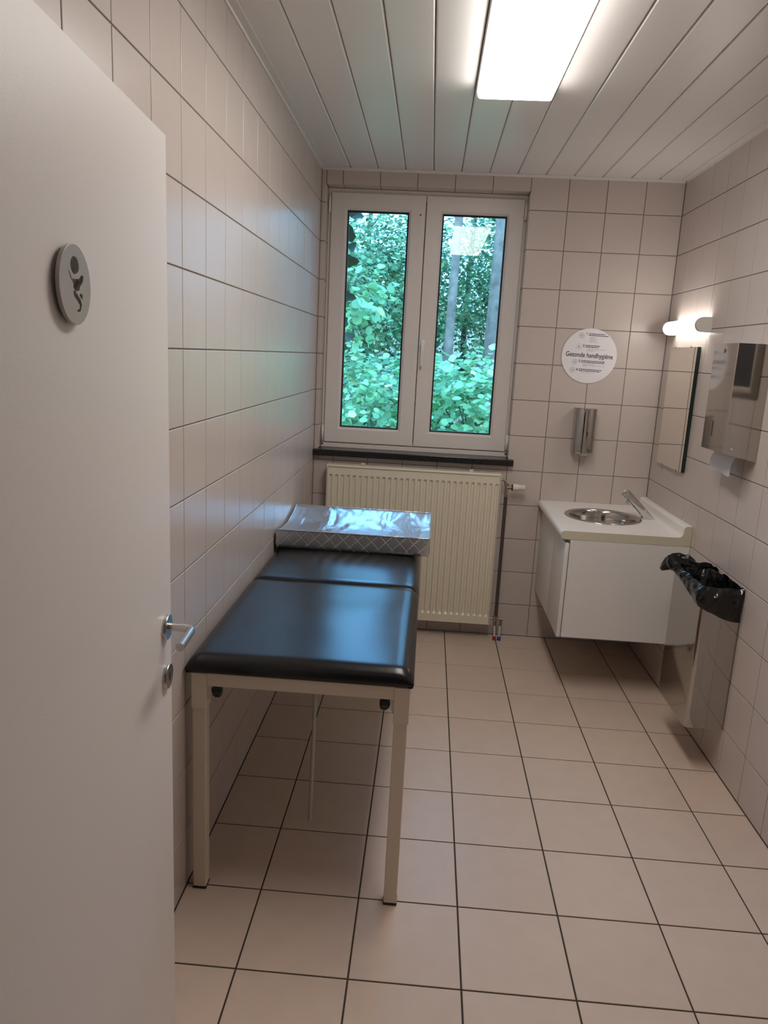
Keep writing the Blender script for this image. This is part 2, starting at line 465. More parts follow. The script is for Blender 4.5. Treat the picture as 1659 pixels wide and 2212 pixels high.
# ---------------------------------------------------------------- window
win = empty('window_1', (0.57, 0.1, OZ0), 'white two-sash window looking onto green trees', 'window', kind='structure')
def ring(x0, x1, z0, z1, prof):
    """mitred rectangular frame; prof = (inset, y) pairs from the outer edge inwards"""
    b = MB()
    rows = [[(x0 + i, y, z0 + i), (x1 - i, y, z0 + i), (x1 - i, y, z1 - i), (x0 + i, y, z1 - i)] for i, y in prof]
    b.grid(rows, close_u=True, smooth=False)
    return b
ring(OX0 + 0.001, OX1 - 0.001, OZ0 - 0.003, OZ1 - 0.001, [(0.0, 0.175), (0.0, 0.10), (0.012, 0.10), (0.022, 0.104), (0.05, 0.104), (0.05, 0.175)]).build('outer_frame', M['upvc'], win)
def sash(x0, x1, handle):
    z0, z1 = 1.088, 2.463
    s = ring(x0, x1, z0, z1, [(0.0, 0.15), (0.0, 0.088), (0.004, 0.084), (0.066, 0.084), (0.0665, 0.0845), (0.0672, 0.0838), (0.078, 0.0838), (0.090, 0.097), (0.090, 0.15)]).build('sash', M['upvc'], win)
    # mitre lines
    ring(x0 + 0.0885, x1 - 0.0885, z0 + 0.0885, z1 - 0.0885, [(0.0, 0.095), (0.0, 0.101), (0.010, 0.104), (0.010, 0.12)]).build('gasket', M['gasket'], s)
    MB().box(x0 + 0.09, x1 - 0.09, 0.108, 0.112, z0 + 0.09, z1 - 0.09).build('pane', M['glass'], s)
    if handle:
        hx, hz = x0 + 0.022, 1.665
        h = MB().box(hx - 0.014, hx + 0.014, 0.074, 0.085, hz - 0.04, hz + 0.03, 0.003).tube([(hx, 0.082, hz), (hx, 0.04, hz)], 0.009)
        h.box(hx - 0.008, hx + 0.008, 0.032, 0.045, hz - 0.115, hz + 0.011, 0.004)
        h.build('handle', M['upvc_bead'], s, autosm=0.6)
    return s
sa = sash(0.044, 0.5645, False)
sb = sash(0.5685, 1.101, True)
# astragal lip on the left sash, drain screw, hinges
MB().box(0.535, 0.5405, 0.0825, 0.0845, 1.1, 2.45).build('cover_strip', M['upvc'], sa)
MB().lathe([(0.0, -0.001), (0.004, -0.001), (0.004, 0.001)], (0.537, 0.0835, 2.36), 'Y', 10).build('screw', M['gasket'], sa)
for x, s in ((0.036, sa), (1.108, sb)):
    for z in (2.40, 1.14):
        MB().tube([(x, 0.082, z - 0.045), (x, 0.082, z + 0.045)], 0.007).build('hinge', M['upvc_bead'], s)
    MB().tube([(x, 0.082, 1.075), (x, 0.082, 1.09)], 0.006).build('hinge_pin', M['brass'], s)
MB().box(0.54, 0.593, 0.125, 0.15, 1.09, 2.46).build('sash_gap_backing', M['gasket'], win)  # dark backing added behind the sash gap to stop light leaking through
MB().box(OX0 + 0.001, OX1 - 0.001, 0.088, 0.11, OZ0 - 0.002, 1.083, 0.002).build('bottom_rail', M['upvc'], win)
sill = MB().box(0.002, 1.143, -0.045, 0.11, 1.022, OZ0 - 0.002, 0.003).build('window_sill', M['stone'], win)
sill['label'] = 'black stone sill'

# ---------------------------------------------------------------- door (open into the room, seen from its outer face)
door = empty('door_1', (0.184, -3.65, 0), 'white flush door standing open on the left', 'door', rz=math.radians(93.9), kind='structure')
MB().box(0, 0.912, 0, 0.04, 0.008, 1.987, 0.0015, 1).build('door_leaf', M['door'], door, local=True)
hd = MB()
hx, hz = 0.868, 1.028
hd.tube([(hx, 0, hz), (hx, -0.04, hz), (hx - 0.004, -0.052, hz), (hx - 0.016, -0.058, hz), (hx - 0.05, -0.058, hz), (hx - 0.105, -0.058, hz)], 0.0085, 16)
hdl = hd.build('handle', M['steel'], door, local=True, autosm=0.7)
def rosette(z, slot):
    r = MB().lathe([(0.0265, 0.0), (0.0265, -0.007), (0.0255, -0.0085), (0.0, -0.0085)], (hx, 0, z), 'Y', 40).build('rosette', M['steel'], door, local=True, autosm=0.6)
    if slot: MB().box(hx - 0.0025, hx + 0.0025, -0.0092, -0.0084, z - 0.010, z + 0.008, 0.0).build('keyhole', M['black_plastic'], r, local=True)
rosette(hz, False)
rosette(0.918, True)
# door frame around the doorway
frm = MB()
frm.box(DX0 - 0.05, DX0 + 0.018, YF - 0.16, YF + 0.012, 0, DZ + 0.05).box(DX1 - 0.018, DX1 + 0.05, YF - 0.16, YF + 0.012, 0, DZ + 0.05).box(DX0 - 0.05, DX1 + 0.05, YF - 0.16, YF + 0.012, DZ - 0.018, DZ + 0.05)
t4 = frm.build('trim_4', M['trim']); tag(t4, 'white frame around the doorway', 'trim', kind='structure')

# ================================================================= THINGS
def curve_mesh(name, splines, depth, bev=0.0):
    """filled 2-D outline with holes -> solid mesh in the local XY plane, thickness along Z"""
    cu = bpy.data.curves.new(name, 'CURVE'); cu.dimensions = '2D'; cu.fill_mode = 'BOTH'; cu.extrude = depth / 2; cu.bevel_depth = bev
    for pts in splines:
        sp = cu.splines.new('POLY'); sp.points.add(len(pts) - 1)
        for q, (x, y) in zip(sp.points, pts): q.co = (x, y, 0, 1)
        sp.use_cyclic_u = True
    o = bpy.data.objects.new(name, cu); COL.objects.link(o)
    bpy.context.view_layer.update()
    me = bpy.data.meshes.new_from_object(o.evaluated_get(bpy.context.evaluated_depsgraph_get()))
    bpy.data.objects.remove(o); bpy.data.curves.remove(cu)
    return me

def text_mesh(txt, size, bold=0.0):
    cu = bpy.data.curves.new('lettering', 'FONT'); cu.body = txt; cu.size = size; cu.extrude = 0.0002; cu.offset = bold
    cu.align_x = 'CENTER'; cu.align_y = 'CENTER'; cu.resolution_u = 4
    o = bpy.data.objects.new('lettering', cu); COL.objects.link(o)
    bpy.context.view_layer.update()
    me = bpy.data.meshes.new_from_object(o.evaluated_get(bpy.context.evaluated_depsgraph_get()))
    bpy.data.objects.remove(o); bpy.data.curves.remove(cu)
    return me

def circ(cx, cy, rx, ry=None, n=40, a0=0.0):
    ry = ry or rx
    return [(cx + rx * math.cos(a0 + 2 * PI * k / n), cy + ry * math.sin(a0 + 2 * PI * k / n)) for k in range(n)]

def rounded(x0, x1, y0, y1, r, seg=6, corners=(1, 1, 1, 1)):
    """outline, counter-clockwise from the lower right corner"""
    out = []
    for (cx_, cy_, a, on, kx, ky) in ((x1 - r, y0 + r, -PI / 2, corners[0], x1, y0), (x1 - r, y1 - r, 0, corners[1], x1, y1), (x0 + r, y1 - r, PI / 2, corners[2], x0, y1), (x0 + r, y0 + r, PI, corners[3], x0, y0)):
        if on: out += [(cx_ + r * math.cos(a + PI / 2 * k / seg), cy_ + r * math.sin(a + PI / 2 * k / seg)) for k in range(seg + 1)]
        else: out.append((kx, ky))
    return out

# ---------------------------------------------------------------- ceiling light
cl = empty('ceiling_light', (0.888, -1.91, H), 'long lit fluorescent fixture on the plank ceiling', 'ceiling light')
MB().box(0.747, 1.024, -2.63, -1.225, H - 0.022, H - 0.0002, 0.002).build('tray', M['lamp_white'], cl)
pr_ = rounded(0.753, 1.016, -2.65, -1.29, 0.014)
df = MB()
df.grid([[(x, y, H - 0.022) for x, y in pr_], [(x, y, H - 0.040) for x, y in pr_],
         [(0.8845 + (x - 0.8845) * 0.985, -1.97 + (y + 1.97) * 0.997, H - 0.046) for x, y in pr_]], close_u=True)
df.poly([(0.8845 + (x - 0.8845) * 0.985, -1.97 + (y + 1.97) * 0.997, H - 0.046) for x, y in pr_])
dfo = df.build('diffuser', M['diffuser'], cl, autosm=0.5)
dfo['label'] = 'glowing white diffuser'

# ---------------------------------------------------------------- sign on the door
sg = empty('door_sign', (0, 0, 0), 'round grey baby changing sign on the white door', 'sign')
c93, s93 = math.cos(math.radians(93.9)), math.sin(math.radians(93.9))
def on_door(X, Y, Z): return Vector((0.184 + c93 * X - s93 * Y, -3.65 + s93 * X + c93 * Y, Z))
R_ = 0.0515
hole_head = circ(-0.02, 0.44, 0.215, 0.215, 28)
hole_torso = [(-0.36, 0.32), (-0.28, 0.28), (-0.18, 0.13), (0.05, 0.14), (0.2, 0.17), (0.32, 0.27), (0.42, 0.24), (0.38, 0.10), (0.24, -0.02), (0.20, -0.12), (0.04, -0.17), (-0.13, -0.08), (-0.12, 0.02), (-0.24, 0.12)]
hole_leg1 = [(-0.13, -0.15), (-0.06, -0.12), (0.24, -0.33), (0.30, -0.44), (0.22, -0.62), (0.05, -0.64), (0.04, -0.57), (0.15, -0.55), (0.17, -0.46), (0.06, -0.37), (-0.10, -0.28)]
hole_leg2 = [(0.22, -0.17), (0.34, -0.20), (0.34, -0.34), (0.18, -0.24)]
rm = Matrix((Vector((c93, s93, 0)), Vector((0, 0, 1)), Vector((s93, -c93, 0)))).transposed().to_4x4()
me = curve_mesh('sign_plate', [circ(0, 0, R_, None, 64)] + [[(x * R_ * 1.28, y * R_ * 1.08) for x, y in h] for h in (hole_head, hole_torso, hole_leg1, hole_leg2)], 0.0045, 0.0004)
me.materials.append(M['sign'])
sp_ = bpy.data.objects.new('sign_plate', me); COL.objects.link(sp_)
sg.location = on_door(0.438, -0.0035, 1.676); sg.rotation_euler = rm.to_euler()
sp_.parent = sg; sp_.location = (0, 0, 0.0045)
for a in range(3):
    o = link('spacer', bpy.data.meshes.get('spacer') or (lambda: (lambda b: (b.lathe([(0.004, -0.004), (0.004, 0.002)], (0, 0, 0), 'Z', 12), b.build('spacer', M['sign']).data)[1])(MB()))(), sg, local=True)
    o.location = (0.042 * math.cos(2.2 + a * 2 * PI / 3), 0.042 * math.sin(2.2 + a * 2 * PI / 3), 0.0005)
for o in [o for o in bpy.data.objects if o.name.startswith('spacer') and o.parent is None]: bpy.data.objects.remove(o)

# ---------------------------------------------------------------- examination bed
bed = empty('examination_bed', (0.33, -1.38, 0), 'black vinyl examination bed on a cream steel frame', 'bed')
BY0, BY1 = -2.31, -0.42
def cushion(x0, x1, y0, y1, z0, z1, name):
    """upholstered pad: pillowed top, rolled edges"""
    b = MB()
    nx, ny = 26, 40
    def prof(t, L):      # distance from an edge -> 0..1 fullness
        d = min(t, L - t)
        r = 0.045
        return 1.0 if d >= r else math.sqrt(max(0, 1 - (1 - d / r) ** 2))
    def spread(n, L):
        return [L * (0.5 - 0.5 * math.cos(PI * k / n)) for k in range(n + 1)]
    us, vs = spread(nx, x1 - x0), spread(ny, y1 - y0)
    rows = []
    for v in vs:
        row = []
        for u in us:
            f = min(prof(u, x1 - x0), 1) * min(prof(v, y1 - y0), 1)
            dome = 0.006 * math.sin(PI * u / (x1 - x0)) * math.sin(PI * v / (y1 - y0))
            wob = 0.0016 * noise.noise(Vector((u * 7, (v + y0) * 6, 0.3)))
            row.append((x0 + u, y0 + v, z0 + 0.014 + (z1 - z0 - 0.014) * f + dome + wob * f))
        rows.append(row)
    b.grid(rows)
    # rolled side down to the base
    edge = [r_[0] for r_ in rows][::-1] + list(rows[0])[1:] + [r_[-1] for r_ in rows][1:] + list(rows[-1])[::-1][1:-1]
    cxm, cym = (x0 + x1) / 2, (y0 + y1) / 2
    def shrink(p, d, z):
        sx = (abs(p[0] - cxm) - d) / abs(p[0] - cxm) if abs(p[0] - cxm) > 1e-6 else 1
        sy = (abs(p[1] - cym) - d) / abs(p[1] - cym) if abs(p[1] - cym) > 1e-6 else 1
        return (cxm + (p[0] - cxm) * sx if abs(abs(p[0] - cxm) - (x1 - x0) / 2) < 1e-6 else p[0], cym + (p[1] - cym) * sy if abs(abs(p[1] - cym) - (y1 - y0) / 2) < 1e-6 else p[1], z)
    b.grid([edge, [shrink(p, 0.0015, z0 + 0.006) for p in edge], [shrink(p, 0.006, z0) for p in edge], [(cxm + (p[0] - cxm) * 0.9, cym + (p[1] - cym) * 0.97, z0) for p in edge]], close_u=True)
    return b.build(name, M['vinyl'], bed, smooth=True)
ZC = 0.752
cushion(0.006, 0.652, BY0, -1.535, 0.703, ZC, 'seat_cushion')
cushion(0.006, 0.652, -1.532, BY1, 0.703, ZC - 0.006, 'head_cushion')
fr = MB()
fr.box(0.062, 0.604, -2.297, -2.262, 0.660, 0.702, 0.003).box(0.062, 0.604, -0.47, -0.435, 0.660, 0.702, 0.003)
fr.box(0.026, 0.066, -2.262, -0.47, 0.660, 0.702, 0.003).box(0.600, 0.640, -2.262, -0.47, 0.660, 0.702, 0.003)
fr.box(0.066, 0.600, -1.55, -1.515, 0.662, 0.7, 0.003)
fr.build('frame', M['bed_frame'], bed)
for x in (0.022, 0.599):
    for y in (-2.302, -0.474):
        lg = MB().box(x, x + 0.044, y, y + 0.044, 0.590, 0.701, 0.003).box(x + 0.002, x + 0.041, y + 0.003, y + 0.042, 0.006, 0.592, 0.003)
        lg = lg.build('leg', M['bed_frame'], bed)
        MB().box(x + 0.001, x + 0.042, y + 0.002, y + 0.043, 0.0, 0.009, 0.002).build('foot_cap', M['black_plastic'], lg)
        # gusset and clamp knob on the inner side
        s = 1 if x < 0.3 else -1
        xi = x + 0.044 if s > 0 else x
        MB().prism([(xi, 0.66), (xi + s * 0.012, 0.66), (xi + s * 0.010, 0.632), (xi, 0.612)], y + 0.012, y + 0.016).build('gusset', M['bed_frame'], lg)
        kb = MB()
        kx = xi + s * 0.026
        pts = []
        for k in range(24):
            a = 2 * PI * k / 24
            r = 0.0175 + 0.0028 * math.cos(6 * a)
            pts.append((r * math.cos(a), r * math.sin(a)))
        yk = y + 0.022
        kb.grid([[(kx + s * dx, yk + p_ * f, 0.642 + q_ * f) for p_, q_ in pts] for dx, f in ((-0.015, 0.35), (-0.012, 0.72), (-0.003, 1.0), (0.008, 0.98), (0.013, 0.7), (0.015, 0.3))], close_u=True)
        kb.poly([(kx + s * 0.015, yk + p_ * 0.3, 0.642 + q_ * 0.3) for p_, q_ in pts])
        kn = kb.build('knob', M['black_plastic'], lg, autosm=0.6)
        MB().tube([(xi, yk, 0.642), (kx, yk, 0.642)], 0.005).build('bolt', M['rod'], lg)
MB().tube([(0.352, -2.12, 0.70), (0.3505, -2.12, 0.45), (0.347, -2.12, 0.139)], 0.0062, 12).build('support_rod', M['rod'], bed, autosm=0.7)

# ---------------------------------------------------------------- changing mat
mt = empty('changing_mat', (0.347, -0.84, ZC), 'silver quilted changing mat lying across the black bed', 'mat')
MX0, MX1, MY0, MY1, MZ = 0.012, 0.687, -1.095, -0.595, ZC + 0.0005
def mat_top(u, v):
    """u across (0..1), v front to back (0..1)"""
    z = 0.832 - 0.034 * (math.sin(PI * v) ** 0.8) + 0.010 * v
    z += 0.004 * noise.noise(Vector((u * 9 + v * 3, v * 5, 1.7))) * math.sin(PI * v)
    z += 0.003 * abs(noise.noise(Vector((u * 22 + v * 9, v * 6, 4.1)))) * math.sin(PI * v)
    return z
rows = []
for j in range(31):
    v = j / 30
    rows.append([(MX0 + (MX1 - MX0) * i / 60, MY0 + (MY1 - MY0) * v, mat_top(i / 60, v)) for i in range(61)])
b = MB(); b.grid(rows); b.build('top_cover', M['silver'], mt, smooth=True)
edge = [r_[0] for r_ in rows][::-1] + rows[0][1:] + [r_[-1] for r_ in rows][1:] + rows[-1][::-1][1:-1]
b = MB()
cxm, cym = (MX0 + MX1) / 2, (MY0 + MY1) / 2
def sq(p, k, z): return (cxm + (p[0] - cxm) * k, cym + (p[1] - cym) * k, z)
b.grid([edge, [sq(p, 1.004, p[2] * 0.6 + MZ * 0.4) for p in edge], [sq(p, 1.003, p[2] * 0.2 + MZ * 0.8) for p in edge], [sq(p, 0.99, MZ) for p in edge], [sq(p, 0.5, MZ) for p in edge]], close_u=True)
b.build('side_band', M['silver_quilt'], mt, smooth=True)
b = MB(); b.tube([Vector(p) + Vector((0, 0, 0.0005)) for p in edge] + [Vector(edge[0])], 0.0028, 6, caps=False)
b.build('piping', M['silver'], mt, smooth=True)

# ---------------------------------------------------------------- radiator
rd = empty('radiator', (0.585, -0.06, 0.09), 'cream ribbed panel radiator under the window', 'radiator')
RX0, RX1, RZ0, RZ1, RY = 0.093, 1.077, 0.094, 0.966, -0.10
NG = 29
pitch = (RX1 - RX0 - 0.012) / NG
xs = [(RX0 + 0.006, 0.0)]
for k in range(NG):
    c = RX0 + 0.006 + (k + 0.5) * pitch
    for dx, d in ((-0.0105, 0), (-0.0055, 1), (0.0055, 1), (0.0105, 0)):
        xs.append((c + dx, d))
xs.append((RX1 - 0.006, 0.0))
rows = []
for z, g in ((RZ0 + 0.004, 0), (RZ0 + 0.046, 0), (RZ0 + 0.058, 1), (RZ1 - 0.050, 1), (RZ1 - 0.038, 0), (RZ1 - 0.004, 0)):
    rows.append([(x, RY + 0.011 * d * g, z) for x, d in xs])
b = MB(); b.grid(rows, smooth=False)
b.build('front_panel', M['radiator'], rd)
b = MB()
b.box(RX0, RX0 + 0.004, RY - 0.002, -0.03, RZ0, RZ1 + 0.016, 0.001, 1).box(RX1 - 0.004, RX1, RY - 0.002, -0.03, RZ0, RZ1 + 0.016, 0.001, 1)
b.box(RX0, RX1, RY - 0.001, RY + 0.006, RZ0, RZ0 + 0.005).box(RX0, RX1, RY - 0.001, RY + 0.006, RZ1 - 0.004, RZ1 + 0.001)
b.build('casing', M['radiator'], rd)
b = MB()
for k in range(41):
    x = RX0 + 0.012 + k * (RX1 - RX0 - 0.024) / 41
    b.box(x, x + 0.0165, RY + 0.018, -0.040, RZ1 + 0.013, RZ1 + 0.0165)
b.box(RX0, RX1, RY + 0.001, RY + 0.018, RZ1 + 0.004, RZ1 + 0.0165, 0.003, 2).box(RX0, RX1, -0.040, -0.030, RZ1 + 0.004, RZ1 + 0.0165, 0.002)
b.box(RX0 + 0.006, RX1 - 0.006, RY + 0.02, -0.035, RZ1 - 0.02, RZ1 - 0.015)
b.build('top_grille', M['radiator'], rd)
MB().box(RX0 + 0.01, RX1 - 0.01, -0.045, -0.035, RZ0 + 0.01, RZ1).build('rear_panel', M['radiator'], rd)
for x in (0.285, 0.905):
    MB().box(x, x + 0.012, -0.04, -0.001, RZ0 + 0.1, RZ1 + 0.022, 0.001).build('bracket', M['radiator'], rd)
    MB().box(x - 0.004, x + 0.002, -0.035, -0.02, RZ1 + 0.01, RZ1 + 0.026).box(x + 0.010, x + 0.016, -0.035, -0.02, RZ1 + 0.01, RZ1 + 0.026).build('clip', M['lamp_white'], rd)
YV = -0.075
MB().tube([(RX1 - 0.003, YV, 0.948), (1.094, YV, 0.948), (1.100, YV, 0.945), (1.103, YV, 0.935), (1.108, YV, 0.915)], 0.0075, 12).build('elbow', M['brass'], rd, autosm=0.7)
vb = MB().tube([(1.113, YV, 0.93), (1.113, YV, 0.862)], [0.011, 0.009]).tube([(1.113, YV, 0.868), (1.113, YV, 0.852)], 0.012, 6).tube([(1.113, YV, 0.906), (1.150, YV, 0.908)], [0.012, 0.009], 12)
vb.build('valve_body', M['brass'], rd, autosm=0.6)
vh = MB().lathe([(0.0, 1.140), (0.016, 1.140), (0.0175, 1.143), (0.018, 1.146)], (0, YV, 0.908), 'X', 24, mi=1)
vh.lathe([(0.018, 1.146), (0.0205, 1.148), (0.0205, 1.160), (0.0195, 1.176), (0.0165, 1.182)], (0, YV, 0.909), 'X', 24)
for k in range(5):
    h0 = 1.182 + k * 0.0065
    vh.lathe([(0.0145, h0), (0.0165, h0 + 0.001), (0.0165, h0 + 0.005), (0.0145, h0 + 0.0065)], (0, YV, 0.909), 'X', 24)
vh.lathe([(0.0165, 1.2145), (0.0, 1.2145)], (0, YV, 0.909), 'X', 24)
vh.build('thermostat_head', [M['valve_head'], M['black_plastic']], rd, autosm=0.6)
for x in (1.107, 1.1175):
    MB().tube([(x, YV, 0.86), (x + 0.001, YV, 0.145)], 0.0048, 10).build('riser_pipe', M['dark_pipe'], rd, autosm=0.7)
MB().tube([(RX1 - 0.003, YV, 0.125), (1.158, YV, 0.125)], 0.0085, 12).tube([(1.1125, YV, 0.15), (1.1125, YV, 0.115)], 0.014, 6).box(1.098, 1.127, YV - 0.012, YV + 0.012, 0.112, 0.138, 0.003).build('lower_valve', M['brass'], rd, autosm=0.6)
for x, x2, m in ((1.110, 1.113, 'red'), (1.143, 1.140, 'blue')):
    MB().tube([(x, YV, 0.125), (x, YV, 0.085)], [0.009, 0.011], 6).build('nut', M['brass'], rd, autosm=0.6)
    MB().tube([(x, YV, 0.09), ((x + x2) / 2, YV - 0.008, 0.05), (x2, YV - 0.015, 0.015)], 0.0068, 12).build('hose', M['white_hose'], rd, autosm=0.7)
    cl_ = MB().tube([(x2, YV - 0.015, 0.022), (x2, YV - 0.016, 0.0)], [0.009, 0.012], 14).build('floor_collar', M[m], rd, autosm=0.7)
    cl_['label'] = m + ' floor collar'

# ---------------------------------------------------------------- vanity: cabinet, worktop, basin, tap
CY = -0.765
cab = empty('sink_cabinet', (1.63, CY / 2, 0.302), 'white wall-hung cabinet under the wash basin', 'cabinet')
MB().box(1.3565, W - 0.001, CY, CY + 0.018, 0.302, 0.791, 0.0008, 1).build('side_panel', M['laminate'], cab)
MB().box(1.3565, W - 0.001, -0.02, -0.002, 0.302, 0.791).box(1.3565, W - 0.001, CY + 0.018, -0.02, 0.302, 0.32).box(W - 0.012, W - 0.001, CY + 0.018, -0.02, 0.32, 0.791).box(1.3565, 1.372, CY + 0.018, -0.02, 0.74, 0.791).build('carcass', M['laminate'], cab)
for y0, y1 in ((CY + 0.0005, CY / 2 - 0.06 - 0.0015), (CY / 2 - 0.06 + 0.0015, -0.003)):
    MB().box(1.334, 1.3535, y0, y1, 0.300, 0.772, 0.0035, 3).build('cabinet_door', M['laminate'], cab, autosm=0.6)

ct = empty('worktop', (1.61, CY / 2, 0.791), 'white rounded-edge worktop with a raised lip at the wall', 'worktop')
BX, BYc, BR = 1.588, -0.375, 0.196
ZT = 0.833
prof = []
n = 8
for k in range(n + 1):                       # rounded nose towards the room
    a = -PI / 2 - PI * k / n
    prof.append((1.327 + 0.0205 * math.cos(a), 0.8125 + 0.0205 * math.sin(a)))
prof += [(1.34, ZT), (1.840, ZT)]
for k in range(1, 7):                        # cove up to the lip
    a = -PI / 2 + PI / 2 * k / 6
    prof.append((1.852 + 0.022 * math.cos(a), ZT + 0.022 + 0.022 * math.sin(a)))
prof += [(1.876, ZT + 0.045), (1.882, ZT + 0.053), (1.892, ZT + 0.055), (W - 0.001, ZT + 0.055), (W - 0.001, 0.792)]
b = MB()
A = [(x, CY, z) for x, z in prof]; B_ = [(x, -0.001, z) for x, z in prof]
top_i = [i for i, (x, z) in enumerate(prof) if (abs(x - 1.34) < 1e-6 or abs(x - 1.840) < 1e-6) and abs(z - ZT) < 1e-6]
for i in range(len(prof) - 1):
    if i == top_i[0]: continue
    b.poly([A[i], A[i + 1], B_[i + 1], B_[i]])
# top with a round cut-out
def rect_pt(a):
    dx, dy = math.cos(a), math.sin(a)
    tx = ((1.840 if dx > 0 else 1.34) - BX) / dx if abs(dx) > 1e-9 else 1e9
    ty = ((-0.001 if dy > 0 else CY) - BYc) / dy if abs(dy) > 1e-9 else 1e9
    t = min(tx, ty)
    return (BX + dx * t, BYc + dy * t, ZT)
angs = sorted([2 * PI * k / 72 for k in range(72)] + [math.atan2(y - BYc, x - BX) % (2 * PI) for x in (1.34, 1.840) for y in (CY, -0.001)])
outer = [rect_pt(a) for a in angs]
inner = [(BX + 0.186 * math.cos(a), BYc + 0.186 * math.sin(a), ZT) for a in angs]
b.grid([outer, inner, [(x, y, 0.795) for x, y, _ in inner]], close_u=True, smooth=False)
b.build('top', M['counter'], ct, autosm=0.5)
e_ = MB(); e_.prism([(x, z) for x, z in prof], CY - 0.0008, CY + 0.0004); e_.build('edge_band', M['counter_edge'], ct)

bs = empty('wash_basin', (BX, BYc, 0.70), 'round stainless steel basin set into the white worktop', 'basin')
b = MB().lathe([(BR, ZT), (BR, ZT + 0.0025), (BR - 0.004, ZT + 0.0045), (BR - 0.022, ZT + 0.003), (0.170, ZT - 0.002), (0.165, ZT - 0.012), (0.162, ZT - 0.04), (0.150, ZT - 0.09), (0.125, ZT - 0.118), (0.08, ZT - 0.126), (0.022, ZT - 0.128)], (BX, BYc, 0), 'Z', 72)
b.build('bowl', M['bowl'], bs, smooth=True)
MB().lathe([(0.024, ZT - 0.128), (0.024, ZT - 0.1265), (0.019, ZT - 0.126), (0.006, ZT - 0.128), (0.0, ZT - 0.128)], (BX, BYc, 0), 'Z', 32).build('drain', M['steel'], bs, smooth=True)

tp = empty('faucet', (1.825, -0.36, ZT), 'slanted chrome sensor faucet behind the basin', 'faucet')
P0 = [(1.861, ZT), (1.858, ZT + 0.004), (1.717, 0.975), (1.711, 0.980), (1.704, 0.978), (1.678, 0.957), (1.676, 0.951), (1.684, 0.945), (1.700, 0.937), (1.722, 0.915), (1.784, 0.852), (1.789, 0.842), (1.790, ZT)]
b = MB()
def tap_row(y, k, dz=0):
    cxp = sum(x for x, _ in P0) / len(P0); czp = sum(z for _, z in P0) / len(P0)
    # shrink towards the slanted axis, keep the foot on the worktop
    out = []
    for x, z in P0:
        ax = 1.825 - (z - ZT) * 0.905
        out.append((ax + (x - ax) * k, y, z))
    return out
HW = 0.021
rows = [tap_row(-0.36 + HW * math.sin(a), 0.72 + 0.28 * math.cos(a) ** 0.5 if math.cos(a) > 1e-6 else 0.72) for a in [PI / 2 * k / 5 for k in range(-5, 6)]]
b.grid(rows, close_u=True)
b.poly(rows[0]); b.poly(rows[-1][::-1])
b.build('spout_body', M['chrome'], tp, autosm=0.9)
MB().tube([(1.716, -0.36, 0.925), (1.709, -0.36, 0.908)], 0.0095, 16).build('aerator', M['chrome'], tp, autosm=0.7)
MB().tube([(1.748, -0.36, 0.893), (1.746, -0.36, 0.890)], 0.007, 16).build('sensor_eye', M['black_plastic'], tp, autosm=0.7)

# ---------------------------------------------------------------- soap dispenser
sd = empty('soap_dispenser', (1.515, -0.05, 1.12), 'polished steel soap dispenser on the back wall', 'soap dispenser')
pts = [(1.458, -0.001), (1.458, -0.072)]
for k in range(1, 12):
    t = k / 12
    pts.append((1.458 + 0.110 * t, -0.072 - 0.030 * math.sin(PI * t) ** 0.7))
pts += [(1.568, -0.072), (1.568, -0.001)]
b = MB()
def sdrow(k, z): return [(1.513 + (x - 1.513) * 1, y * k - 0.001 * (1 - k), z) for x, y in pts]
rows = [sdrow(0.93, 1.122), sdrow(1.0, 1.128), sdrow(1.0, 1.362), sdrow(0.985, 1.368), sdrow(0.95, 1.371)]
b.grid(rows, close_u=True, smooth=False); b.poly(rows[0][::-1]); b.poly(rows[-1])
b.build('cover', M['polished'], sd, autosm=0.45)
MB().prism(circ(1.520, 1.320, 0.0022, 0.009, 16), -0.1035, -0.098).build('lock', M['chrome'], sd)
MB().prism(circ(1.521, 1.235, 0.0035, 0.013, 16), -0.1025, -0.098).build('level_slot', M['black_plastic'], sd)
MB().box(1.496, 1.532, -0.098, -0.07, 1.112, 1.123, 0.002).build('push_lever', M['chrome'], sd)

# ---------------------------------------------------------------- round poster
ps = empty('hygiene_poster', (1.508, -0.003, 1.652), 'round white hand hygiene poster with black printing', 'poster')
ps.rotation_euler = (PI / 2, math.radians(1.6), 0)
def stick(me, m, name, x, y, z=0.0014, par=None):
    me.materials.clear(); me.materials.append(m)
    o = bpy.data.objects.new(name, me); COL.objects.link(o); o.parent = par or ps; o.location = (x, y, z)
    return o
b = MB(); rr = []
for k in range(64):
    a = 2 * PI * k / 64
    rr.append((0.1495 * math.cos(a), 0.1475 * math.sin(a)))
b.prism(rr, 0.0, 0.0009, 'XY')
sh = b.build('sheet', M['paper'], ps, local=True)
PW = 0.256
ti = stick(text_mesh('Gezonde handhygi\u00ebne', 0.030, 0.0003), M['ink'], 'title', 0.0, 0.003)
xs_ = [v.co.x for v in ti.data.vertices]; k_ = PW / (max(xs_) - min(xs_))
ti.scale = (k_, k_ * 1.25, 1)
ti['label'] = 'title reading Gezonde handhygiëne'
random.seed(4)
def words(x0, y, x1, h, m, name, bold):
    b = MB(); x = x0
    while x < x1 - 0.003:
        w = random.uniform(0.006, 0.016) if bold else random.uniform(0.008, 0.022)
        e = min(x + w, x1)
        b.box(x, e, y - h / 2, y + h / 2, 0.001, 0.0013)
        x = e + 0.0022
    return b.build(name, m, ps, local=True)
